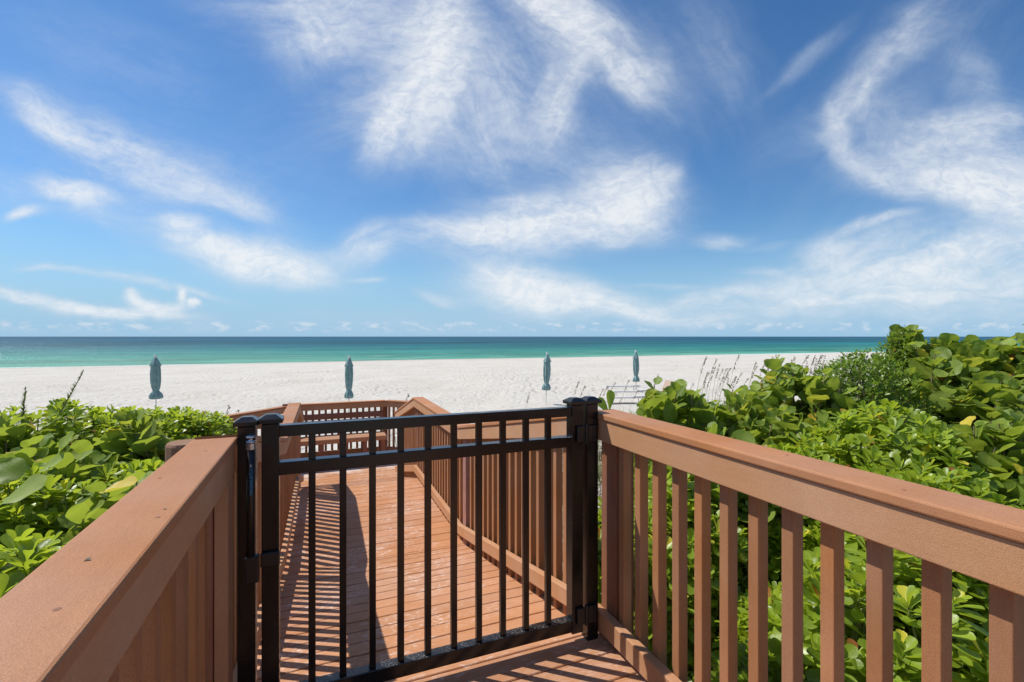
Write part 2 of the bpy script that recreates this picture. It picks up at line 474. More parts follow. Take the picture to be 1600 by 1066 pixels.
# ------------------------------------------------------------------ wooden railings
BAL = .0345
_bal = {}
def baluster_mesh(h):
    key = round(h, 3)
    if key not in _bal:
        b = MB(); b.box((-BAL/2, -BAL/2, 0), (BAL/2+.004, BAL/2, h), .0025)
        o = b.build('baluster', M['baluster'], loc=(0, 0, 0)); _bal[key] = o.data
        bpy.data.objects.remove(o)
    return _bal[key]
def railing(label, path_pts, side, bal_v, posts, group='wooden railings of the boardwalk', bal_on_path=None, capmat='cap', capend=None):
    """path_pts: plan line of the inner face of the boards; side=+1: the outside lies to the right of the path direction"""
    z = [capz(p[1]) for p in path_pts] if not capend else [capend]*len(path_pts)
    p0 = path_pts[0]
    root = empty('railing', (p0[0], p0[1], z[0]+DECK), label, 'railing', group)
    s = side
    P = [(p[0], p[1], zz) for p, zz in zip(path_pts, z)]
    def sx(l0, l1, h0, h1, r):
        a, b = sorted((s*l0, s*l1)); return sec(a, b, h0, h1, r)
    b = MB(); b.csm = False; b.sweep(sx(-.008, .117, -.026, 0, .005), P); b.build('cap_rail', M[capmat], root)
    b = MB(); b.sweep(sx(0, .038, -.116, -.0275, .003), P); b.build('fascia_board', M['board'], root)
    b = MB(); b.sweep(sx(0, .0385, -.918, -.834, .005), P); b.build('bottom_rail', M['rail'], root)
    b = MB(); b.sweep(sx(.072, .098, -.116, -.0315, .003), P); b.build('outer_board', M['rail'], root)
    for (u, v) in bal_v:
        zz = (capz(v) if not capend else capend)
        o = bpy.data.objects.new('baluster', baluster_mesh(.905 if v < 1.8 else .962)); COL.objects.link(o); o.parent = root
        o.location = (u-root.location.x, v-root.location.y, zz-.944-(.057 if v > 1.8 else 0)-root.location.z)
    for (u0, u1, v0, v1, zb, mt) in posts:
        vm = (v0+v1)/2; zz = (capz(vm) if not capend else capend)
        b = MB(); b.box((u0, v0, zb), (u1, v1, zz-.034-abs(capz(v1)-capz(v0))*.6), .004); b.build('post', M[mt], root)
    return root
step = .1055
# near right: inner face u=1.10, path runs towards +v so outside is to the right (+)
bv = [.469+step*k for k in range(-18, 12)]
railing('long near right railing in front of the green shrubs, ending at the gate hinges', [(1.092, -1.6), (1.092, 1.782)], 1,
        [(1.132+BAL/2+.001, v) for v in bv], [(1.133, 1.224, 1.668, 1.776, .3, 'post'), (1.133, 1.224, -.35, -.26, .3, 'post')])
railing('wide capped railing at the near left, ending at the latch post', [(-.245, -1.6), (-.245, 1.742)], -1,
        [(-.285-BAL/2-.001, v) for v in bv if v < 1.58], [(-.376, -.285, 1.622, 1.735, .3, 'post'), (-.376, -.285, -.35, -.26, .3, 'post')])
b = MB(); b.box((-.2835, 1.63, deckz(1)+.002), (-.2465, 1.716, capz(1.6)-.118), .003)
tr = b.build('trim_board', M['board'], [o for o in COL.objects if o.name == 'railing.001'][0])
fv = [1.90+step*k for k in range(0, 53)]
LU = lambda v: -.245+.055*max(0, min(1, (v-1.8)/4.1))     # the left rail runs in slightly
fvR = [v for v in fv if abs(v-3.87) > .075 and abs(v-5.92) > .075]
railing('railing down the right side of the ramp beyond the gate, peaked in the middle', [(1.092, 1.79), (1.092, 3.91), (1.092, 5.94), (1.092, 7.50)], 1,
        [(1.132+BAL/2+.001, v) for v in fvR], [(1.133, 1.224, 3.825, 3.915, .2, 'pinkpost'), (1.133, 1.224, 5.875, 5.965, .2, 'post'), (1.133, 1.224, 7.40, 7.49, .2, 'post')])
railing('left railing of the ramp beyond the gate, casting striped shade on the planks', [(-.245, 1.79), (LU(3.91), 3.91), (LU(5.94), 5.94), (LU(7.5), 7.50)], -1,
        [(LU(v)-.040-BAL/2-.002, v) for v in fvR], [(LU(v_)-.133, LU(v_)-.040, v_-.045, v_+.045, .2, 'post') for v_ in (3.87, 5.92, 7.445)])
# platform railings
zc = CZ-1.16
railing('railing behind the bench at the far end of the platform', [(-.45, 8.95), (1.13, 8.95)], -1,
        [(-.40+.1045*k, 8.95+.032+BAL/2+.001) for k in range(0, 15)], [(-.50, -.41, 9.06, 9.15, .1, 'darkwood'), (1.10, 1.19, 9.06, 9.15, .1, 'darkwood')], capend=zc, capmat='cap')
def diag(a, b, n, off):
    d = Vector((b[0]-a[0], b[1]-a[1])).normalized(); nn = Vector((-d.y, d.x))
    L = math.hypot(b[0]-a[0], b[1]-a[1])
    return [(a[0]+d.x*L*(k+.5)/n+nn.x*off, a[1]+d.y*L*(k+.5)/n+nn.y*off) for k in range(n)]
railing('short angled railing at the right corner of the far platform', [(1.13, 8.95), (1.62, 8.46), (1.62, 7.60)], -1,
        diag((1.13, 8.95), (1.62, 8.46), 7, .05)+diag((1.62, 8.46), (1.62, 7.60), 8, .05), [], capend=zc)
railing('short angled railing at the left corner of the far platform', [(-1.30, 7.60), (-1.30, 8.10), (-.45, 8.95)], -1,
        diag((-1.30, 8.10), (-.45, 8.95), 11, .05)+diag((-1.30, 7.60), (-1.30, 8.10), 5, .05), [], capend=zc-.015)
for (a, b_) in (((1.58, 7.55), (1.25, 7.55)), ((-.42, 7.55), (-1.30, 7.55))):
    side_lbl = 'right' if a[0] > 0 else 'left'
    railing('short cross railing closing the near %s edge of the far platform' % side_lbl, [a, b_], 1 if 0 else -1,
            diag(a, b_, 4 if a[0] > 0 else 8, .05), [], capend=zc)
# tall dark newel behind the left ramp railing
b = MB(); b.box((-.56, 8.96, .1), (-.455, 9.055, zc+.012), .006)
o = b.build('wooden_post', M['darkwood'], loc=(-.50, 9.0, .1)); tag(o, 'dark square corner post at the left end of the rear platform railing', 'post')

# bench
bz = CZ-2.160
root = empty('bench', (.35, 8.62, bz), 'wooden slatted bench with a board back on the far platform', 'bench')
b = MB()
for k in range(3): b.box((-.45, 8.42+k*.128, CZ-1.722), (1.085, 8.42+k*.128+.120, CZ-1.686), .004)
b.build('seat', M['bench'], root)
b = MB(); b.box((-.45, 8.398, CZ-1.760), (1.085, 8.4185, CZ-1.688), .003); b.build('front_apron', M['bench'], root)
for k, z in enumerate((-1.435, -1.553, -1.668)):
    b = MB(); b.box((-.45, 8.905-.018*(k == 2), CZ+z), (1.085, 8.930, CZ+z+.098), .003); b.build('backrest_board', M['darkwood'], root)
for u in (-.38, 0.02, .40, .70, 1.0):
    b = MB(); b.box((u, 8.43, bz), (u+.07, 8.50, CZ-1.7225), .004); b.build('leg', M['darkwood'], root)
    b = MB(); b.box((u, 8.79, bz), (u+.07, 8.86, CZ-1.7225), .004); b.build('leg', M['darkwood'], root)

for (u, v, ri) in ((-.283, .72, 1), (-.262, 1.02, 1), (-.330, 1.30, 1), (-.29, 1.56, 1), (1.13, .62, 0), (1.17, .92, 0), (1.12, 1.55, 0)):
    b = MB(); zt = capz(0); k = 10
    b.tube([(u, v, zt-.002), (u, v, zt+.0004)], .0042, k)
    b.build('screw', M['post'], [o for o in COL.objects if o.name == ('railing.001' if ri else 'railing')][0])
# round piling outside the left railing
c = (-.462, 2.13)
b = MB(); k = 24; r = .062
zs = [.2, 1.0, 2.0, CZ-.405, CZ-.396]; vs = []
for zi, z in enumerate(zs):
    for a in range(k):
        t = 2*math.pi*a/k; rr = (r*(1+.03*math.sin(3*t)+.02*math.sin(7*t+z)))*(1 if zi < 4 else .93)
        vs.append((c[0]+rr*math.cos(t), c[1]+rr*math.sin(t), z))
fs = [(i*k+a, i*k+(a+1) % k, (i+1)*k+(a+1) % k, (i+1)*k+a) for i in range(4) for a in range(k)]
fs.append(tuple(4*k+a for a in range(k)))
b.add(vs, fs); o = b.build('piling', M['log'], loc=(c[0], c[1], .2)); tag(o, 'round dark timber piling with a cut top just outside the near left railing', 'piling')

# ------------------------------------------------------------------ black gate
GV = 1.75; HW = .0255
gz = lambda z: CZ+z
gate = empty('gate', (.43, GV, deckz(1.7)), 'closed black metal picket gate across the boardwalk', 'gate')
def prism_cap(mb, u0, u1, v0, v1, z, ov=.011):
    a = (u0-ov, u1+ov, v0-ov, v1+ov); i2 = (u0+.008, u1-.008, v0+.008, v1-.008)
    vs = []
    for zz, (x0, x1, y0, y1) in ((z, (u0, u1, v0, v1)), (z+.003, a), (z+.015, a), (z+.027, i2), (z+.029, (i2[0]+.003, i2[1]-.003, i2[2]+.003, i2[3]-.003))):
        vs += [(x0, y0, zz), (x1, y0, zz), (x1, y1, zz), (x0, y1, zz)]
    fs = [(3, 2, 1, 0)]
    for r in range(4):
        for k in range(4): fs.append((r*4+k, r*4+(k+1) % 4, r*4+4+(k+1) % 4, r*4+4+k))
    fs.append((16, 17, 18, 19)); mb.add(vs, fs)
SL = (-.168, -.117); SR = (.962, 1.013)
for (u0, u1) in (SL, SR):
    b = MB(); b.box((u0, GV-HW, gz(-1.218)), (u1, GV+HW, gz(-.282)), .002); st = b.build('stile', M['black'], gate)
    b = MB(); prism_cap(b, u0, u1, GV-HW, GV+HW, gz(-.2815)); b.build('post_cap', M['black'], st)
def gbar(u0, u1, z0, z1, name, mat, hv=.0205):
    b = MB(); b.sweep([(x, y) for x, y in sec(-hv, hv, z0, z1, .0025)], [(u0, GV, CZ), (u1, GV, CZ)]); return b.build(name, M[mat], gate)
A, B_ = SL[1]+.0003, SR[0]-.0003
gbar(A, B_, -.327, -.290, 'top_rail', 'black')
b = MB(); b.sweep(sec(-.015, .015, -.3275, -.334, .001) if 0 else sec(-.0195, .0195, -.300, -.297, .001), [(A, GV, CZ), (B_, GV, CZ)])
gbar(A, B_, -.452, -.410, 'middle_rail', 'black', .0215)
gbar(A, B_, -1.212, -1.163, 'bottom_rail', 'black_dusty', .0215)
n = 10
pb = MB(); pb.box((-.0112, -.0105, 0), (.0112, .0105, .837), .0014)
po = pb.build('picket', M['black'], gate, loc=(0, 0, 0)); pm = po.data
for k in range(n):
    u = A+(B_-A)*(k+1)/(n+1)
    o = po if k == 0 else bpy.data.objects.new('picket', pm)
    if k: COL.objects.link(o)
    o.parent = gate; o.location = (u-gate.location.x, 0, gz(-1.1635)-gate.location.z)
# hinges: leaf on the stile (gate part)
for z in (-.40, -1.145):
    b = MB(); b.box((SR[0]+.018, GV-HW-.014, gz(z-.034)), (SR[1]+.002, GV-HW-.0003, gz(z+.034)), .003)
    b.tube([(SR[1]+.011, GV-HW-.009, gz(z-.040)), (SR[1]+.011, GV-HW-.009, gz(z+.040))], .0085, 12)
    b.build('hinge', M['plastic'], gate)
# striker block on the stile
b = MB(); b.box((SL[0]-.002, GV-HW-.016, gz(-.735)), (SL[1]+.003, GV-HW-.0003, gz(-.690)), .004); b.build('latch_striker', M['plastic'], gate)

PR = (1.034, 1.085); PLx = (-.236, -.185)
pr = empty('gate_post', (1.06, GV, deckz(1.7)), 'black square metal post carrying the gate hinges at the right', 'post', 'black posts either side of the gate')
b = MB(); b.box((PR[0], GV-HW, deckz(1.7)), (PR[1], GV+HW, gz(-.281)), .002); b.build('shaft', M['black'], pr)
b = MB(); prism_cap(b, PR[0], PR[1], GV-HW, GV+HW, gz(-.2805)); b.build('post_cap', M['black'], pr)
for z in (-.40, -1.145):
    b = MB(); b.box((PR[0]-.001, GV-HW-.014, gz(z-.034)), (PR[0]+.034, GV-HW-.0003, gz(z+.034)), .003)
    for dz in (-.02, .02): b.tube([(PR[0]+.022, GV-HW-.018, gz(z+dz)), (PR[0]+.022, GV-HW-.013, gz(z+dz))], .004, 8)
    b.build('hinge_leaf', M['plastic'], pr)
pl = empty('gate_post', (-.21, GV, deckz(1.7)), 'black square metal post with the tall pull latch at the left of the gate', 'post', 'black posts either side of the gate')
b = MB(); b.box((PLx[0], GV-HW, deckz(1.7)), (PLx[1], GV+HW, gz(-.286)), .002); b.build('shaft', M['black'], pl)
b = MB(); prism_cap(b, PLx[0], PLx[1], GV-HW, GV+HW, gz(-.2855)); b.build('post_cap', M['black'], pl)
lu, lv = -.197, GV-HW-.0135
b = MB(); b.csm = True; b.tube([(lu, lv, gz(-.70)), (lu, lv, gz(-.335))], .0115, 16); la = b.build('latch_tube', M['plastic'], pl)
b = MB(); b.csm = True
b.tube([(lu, lv, gz(-.335)), (lu, lv, gz(-.3285)), (lu, lv, gz(-.328)), (lu, lv, gz(-.322)), (lu, lv, gz(-.3195)), (lu, lv, gz(-.315)), (lu, lv, gz(-.311))], [.0125, .0135, .0075, .0065, .0125, .0135, .010], 16)
b.build('pull_knob', M['chrome'], pl)
b = MB(); b.tube([(lu, lv, gz(-.355)), (lu, lv, gz(-.336))], .0138, 16); b.build('collar', M['chrome'], pl)
b = MB(); b.box((-.213, GV-HW-.026, gz(-.775)), (PLx[1]+.012, GV-HW-.0003, gz(-.690)), .004); b.build('latch_body', M['plastic'], pl)
def text(body, size, loc, rot, mat, parent, name, ext=.0003):
    cu = bpy.data.curves.new(name, 'FONT'); cu.body = body; cu.size = size; cu.extrude = ext; cu.align_x = 'CENTER'; cu.align_y = 'CENTER'
    o = bpy.data.objects.new(name, cu); COL.objects.link(o)
    bpy.context.view_layer.update()
    me = bpy.data.meshes.new_from_object(o.evaluated_get(bpy.context.evaluated_depsgraph_get()))
    bpy.data.objects.remove(o); me.materials.append(mat)
    o = bpy.data.objects.new(name, me); COL.objects.link(o); o.parent = parent
    o.location = Vector(loc)-parent.location; o.rotation_euler = rot
    return o
# vertical blue lettering and a small white mark facing the walkway
text('MAGNALATCH', .0125, (lu+.003, lv-.0120, gz(-.455)), (R(90), R(-90), 0), M['blueprint'], pl, 'lettering')
text('&', .012, (lu+.002, lv-.0120, gz(-.405)), (R(90), 0, 0), M['whiteprint'], pl, 'emblem')

# small debris on the caps
for (u, v, s, lb) in ((-.305, .86, .0034, 'tiny dark dead leaf scrap on the left cap rail, nearest the camera'), (-.262, 1.06, .0022, 'tiny black crumb on the left cap rail')):
    b = MB(); zt = capz(0)+.0005
    b.add([(u-s, v-s*.6, zt), (u+s*1.3, v-s*.4, zt+s*.3), (u+s, v+s, zt+s*.9), (u-s*.7, v+s*.8, zt+s*.2), (u, v, zt+s*.9)], [(0, 1, 4), (1, 2, 4), (2, 3, 4), (3, 0, 4), (3, 2, 1, 0)])
    o = b.build('debris', M['oat_seed'], loc=(u, v, zt)); tag(o, lb, 'debris')

# ------------------------------------------------------------------ beach umbrellas, loungers
def lathe_pleat(mb, prof, pleats, amp, seg=48, c=(0, 0), seed=0):
    rr = random.Random(seed); ph = [rr.uniform(0, 6.28) for _ in range(6)]; vs = []
    for (z, r, a) in prof:
        for k in range(seg):
            t = 2*math.pi*k/seg
            w = math.sin(pleats*t+ph[0]+.5*math.sin(z*4+ph[1]))+.5*math.sin((pleats*2-3)*t+ph[2]+z*2)
            x = r*(1+a*amp*w)+.02*r*math.sin(t+z*3+ph[3])
            vs.append((c[0]+x*math.cos(t), c[1]+x*math.sin(t), z))
    n = len(prof); fs = [(i*seg+k, i*seg+(k+1) % seg, (i+1)*seg+(k+1) % seg, (i+1)*seg+k) for i in range(n-1) for k in range(seg)]
    fs.append(tuple((n-1)*seg+k for k in range(seg)))
    mb.csm = True; mb.add(vs, fs)
def umbrella(px, Y, fat, flare, lean, label, ztop, seed):
    u, v = at(px, Y); z0 = float(ground(u, v))-.02
    root = empty('beach_umbrella', (u, v, z0), label, 'umbrella', 'closed teal umbrellas on the beach')
    H = ztop-z0; T = H-.10
    def part(nm, f, mt):
        b = MB(); f(b)
        me_off = (0, 0, 0); o = b.build(nm, M[mt], root, loc=(0, 0, 0)); return o
    part('pole', lambda b: b.tube([(0, 0, 0), (0, 0, H-.03)], .019, 10), 'pole')
    part('finial', lambda b: (setattr(b, 'csm', True), b.tube([(0, 0, T-.02), (0, 0, T+.02), (0, 0, T+.05), (0, 0, T+.09), (0, 0, T+.10)], [.05, .055, .03, .035, .012], 12)), 'white')
    zb = T-1.62
    part('canopy', lambda b: lathe_pleat(b, [(zb+.30, .105*fat, .6), (zb+.42, .13*fat, 1), (zb+.65, .158*fat, 1), (zb+.95, .165*fat, 1), (zb+1.2, .150*fat, .9), (zb+1.4, .115*fat, .8), (zb+1.6, .045, .4)], 8, .20, c=(0, 0), seed=seed), 'teal')
    part('top_cape', lambda b: lathe_pleat(b, [(T-.36, .188*fat, 1.2), (T-.33, .182*fat, 1.1), (T-.2, .13*fat, .8), (T-.08, .075*fat, .5), (T, .03, .1)], 7, .13, seed=seed+3), 'teal')
    part('hem_ruffle', lambda b: lathe_pleat(b, [(zb-.03, .16*flare, 1.2), (zb, .195*flare, 1.5), (zb+.08, .205*flare, 1.2), (zb+.18, .175*flare, 1), (zb+.27, .125*fat, .6), (zb+.305, .10*fat, .4)], 9, .11, seed=seed+5), 'teal')
    part('tie_strap', lambda b: b.tube([(0, 0, zb+.285), (0, 0, zb+.32)], .118*fat, 20), 'teal')
    root.rotation_euler = (R(lean[0]), R(lean[1]), 0)
    return root
zt = lambda y, Y: CZ-(y-526)/750*Y
umbrella(244, 18.9, .92, 1.0, (0, -.6), 'closed teal beach umbrella at the far left, with the fullest ruffle at its hem', zt(554, 18.9), 1)
umbrella(545, 19.5, .84, .82, (0, .4), 'closed teal beach umbrella standing behind the bench platform', zt(555, 19.5), 2)
umbrella(853, 22, .88, .92, (0, 1.6), 'closed teal beach umbrella just left of the gate hinge post', zt(550, 22), 3)
umbrella(994, 26.5, .88, .86, (0, -.8), 'smallest closed teal beach umbrella, farthest off beside the stacked white loungers', zt(547, 26.5), 4)

def lounger(px, Y, rot, back, label, z_add=0.0):
    u, v = at(px, Y); z0 = float(ground(u, v))+z_add
    root = empty('beach_lounger', (u, v, z0), label, 'lounger', 'loungers on the beach'); root.rotation_euler = (0, 0, rot)
    o3 = (0, 0, 0)
    b = MB()
    for y in (-.31, .28): b.box((-.95, y, .27), (.95, y+.035, .31), .004)
    for x in (-.95, .915, 0.2): b.box((x, -.275, .275), (x+.035, .28, .305), .004)
    b.build('frame', M['white'], root, loc=o3)
    b = MB(); b.box((-.93, -.27, .305), (.28, .275, .325), .003); b.build('seat_sling', M['pale_sling'], root, loc=o3)
    ca, sa = math.cos(back), math.sin(back)
    b = MB(); L = .68; x0, z1 = .30, .325
    b.add([(x0, -.27, z1), (x0+L*ca, -.27, z1+L*sa), (x0+L*ca, .275, z1+L*sa), (x0, .275, z1), (x0-.02*sa, -.27, z1+.02*ca), (x0+L*ca-.02*sa, -.27, z1+L*sa+.02*ca), (x0+L*ca-.02*sa, .275, z1+L*sa+.02*ca), (x0-.02*sa, .275, z1+.02*ca)],
          [(0, 3, 2, 1), (4, 5, 6, 7), (0, 1, 5, 4), (1, 2, 6, 5), (2, 3, 7, 6), (3, 0, 4, 7)])
    b.build('backrest', M['tan' if back > .5 else 'pale_sling'], root, loc=o3)
    for x in (-.85, .70):
        for y in (-.305, .285): bb = MB(); bb.box((x, y, 0), (x+.035, y+.028, .2695), .003); bb.build('leg', M['white'], root, loc=o3)
    return root
# their long sides face the walkway
lounger(978, 23.0, -YAW+R(4), R(3), 'flat white lounger nearest the gate post, at the foot of the dune')
lounger(985, 25.2, -YAW+R(2), R(6), 'flat white lounger directly below the smallest umbrella')
lounger(972, 27.5, -YAW+R(-3), R(3), 'flat white lounger behind the smallest umbrella pole')
lounger(1030, 24.0, -YAW+R(20), R(62), 'lounger with its tan back raised, behind the first sea grape leaves')
lounger(196, 16.8, -YAW+R(8), R(10), 'tan lounger beside the far left umbrella, half hidden by shrubs')

# ------------------------------------------------------------------ foliage
def grid_leaf(rows, cols, prof, bend, cup, wav=0.0, seed=0):
    """leaf along +Y, upper side +Z, length 1"""
    rr = random.Random(seed); V_, F_, T_ = [], [], []
    for i in range(rows+1):
        t = 1-(1-i/rows)**1.5; w = prof(t)
        for j in range(cols+1):
            s = (j/cols)*2-1
            x = s*w; y = t; z = -bend*t*t + cup*abs(s)**1.5*w + wav*math.sin(t*9+s*3+seed)*abs(s)*w
            V_.append((x, y, z)); T_.append((s, t))
    c1 = cols+1
    for i in range(rows):
        for j in range(cols): F_.append((i*c1+j, i*c1+j+1, (i+1)*c1+j+1, (i+1)*c1+j))
    return np.array(V_), np.array(F_), np.array(T_)
def interp(pts):
    xs, ys = zip(*pts); return lambda t: float(np.interp(t, xs, ys))
spat = interp([(0, .03), (.15, .055), (.35, .125), (.55, .195), (.72, .24), (.86, .235), (.94, .19), (.98, .13), (1, .075)])
def rnd(t):
    if t < .06: return .10+t*2.5
    q = (t-.5)/.52
    return .53*math.sqrt(max(0.0, 1-q*q))+.01
oval = interp([(0, .04), (.25, .2), (.5, .26), (.75, .2), (1, .01)])
T_NA = [grid_leaf(6, 2, spat, .16, .35, .10, 1), grid_leaf(6, 2, spat, .32, .25, .1, 2), grid_leaf(6, 2, spat, -.05, .45, .05, 3)]
T_NAF = [grid_leaf(4, 2, spat, .18, .3, 0, 1), grid_leaf(4, 2, spat, .3, .2, 0, 2)]
T_GR = [grid_leaf(9, 6, rnd, .06, .20, .10, 1), grid_leaf(9, 6, rnd, .18, .12, .12, 2), grid_leaf(9, 6, rnd, -.05, .30, .08, 5)]
T_SM = [grid_leaf(3, 2, oval, .1, .3, 0, 1)]

def unit(a): return a/np.maximum(1e-9, np.linalg.norm(a, axis=-1, keepdims=True))
class Leaves:
    def __init__(s): s.p = []; s.d = []; s.n = []; s.l = []; s.t = []
    def add(s, p, d, n, l, tint=-1): s.p.append(p); s.d.append(d); s.n.append(n); s.l.append(l); s.t.append(tint)
    def build(s, name, temps, mat, parent):
        p = np.array(s.p); d = unit(np.array(s.d)); n = np.array(s.n); L = np.array(s.l)
        x = unit(np.cross(d, n)); z = np.cross(x, d)
        which = rng.integers(0, len(temps), len(p)); tint = rng.random(len(p)); tt_ = np.array(s.t); tint = np.where(tt_ >= 0, tt_, tint)
        VV, FF, TT, UU = [], [], [], []; base = 0
        off = np.array(parent.location)
        for k, (tv, tf, tu) in enumerate(temps):
            ix = np.where(which == k)[0]
            if not len(ix): continue
            wid = rng.uniform(.85, 1.12, len(ix))
            v = (p[ix, None, :] + L[ix, None, None]*(tv[None, :, 0:1]*wid[:, None, None]*x[ix, None, :] + tv[None, :, 1:2]*d[ix, None, :] + tv[None, :, 2:3]*z[ix, None, :]))
            nn = len(tv); f = (tf[None]+(np.arange(len(ix))*nn)[:, None, None])+base
            VV.append(v.reshape(-1, 3)); FF.append(f.reshape(-1, 4)); TT.append(np.repeat(tint[ix], nn))
            UU.append(np.tile(np.c_[tu, np.zeros(nn)], (len(ix), 1))); base += len(ix)*nn
        V_ = np.concatenate(VV)-off; F_ = np.concatenate(FF).astype(np.int32)
        me = bpy.data.meshes.new(name)
        me.vertices.add(len(V_)); me.vertices.foreach_set('co', V_.ravel().astype(np.float32))
        me.loops.add(len(F_)*4); me.loops.foreach_set('vertex_index', F_.ravel())
        me.polygons.add(len(F_)); me.polygons.foreach_set('loop_start', np.arange(len(F_), dtype=np.int32)*4)
        me.polygons.foreach_set('use_smooth', np.ones(len(F_), bool))
        me.update(calc_edges=True)
        a = me.attributes.new('tint', 'FLOAT', 'POINT'); a.data.foreach_set('value', np.concatenate(TT).astype(np.float32))
        a = me.attributes.new('luv', 'FLOAT_VECTOR', 'POINT'); a.data.foreach_set('vector', np.concatenate(UU).ravel().astype(np.float32))
        me.materials.append(mat)
        o = bpy.data.objects.new(name, me); COL.objects.link(o); o.parent = parent
        return o

def rosette(Lv, tip, a, size, n):
    a = a/np.linalg.norm(a)
    h = np.array([1., 0, 0]) if abs(a[0]) < .7 else np.array([0, 1., 0])
    e1 = np.cross(a, h); e1 /= np.linalg.norm(e1); e2 = np.cross(a, e1)
    ph = rng.random()*6.28
    for k in range(n):
        f = (k+.5)/n
        az = ph+k*2.39996+rng.normal(0, .12)
        tilt = R(14+78*f**.85)+rng.normal(0, .12)
        out = math.cos(az)*e1+math.sin(az)*e2
        d = math.cos(tilt)*a+math.sin(tilt)*out
        L = size*(.5+.6*f**.6)*rng.uniform(.85, 1.15)
        Lv.add(tip-a*(size*.55*f)+out*.004, d, a*math.sin(tilt)-out*math.cos(tilt)+rng.normal(0, .12, 3), L)
def grape_twig(Lv, tip, a, size, n):
    a = a/np.linalg.norm(a)
    h = np.array([1., 0, 0]) if abs(a[0]) < .7 else np.array([0, 1., 0])
    e1 = np.cross(a, h); e1 /= np.linalg.norm(e1); e2 = np.cross(a, e1)
    ph = rng.random()*6.28
    for k in range(n):
        f = k/n
        az = ph+k*2.6+rng.normal(0, .35)
        out = math.cos(az)*e1+math.sin(az)*e2
        d = out*rng.uniform(.5, 1)+a*rng.uniform(.15, .8)+np.array([0, 0, rng.uniform(-.1, .5)])
        nrm = a*.9-out*.35+rng.normal(0, .38, 3)
        L = size*(.55+.6*min(1, f*1.8))*rng.uniform(.8, 1.2)
        Lv.add(tip-a*(size*1.9*f)+out*.012, d, nrm, L)

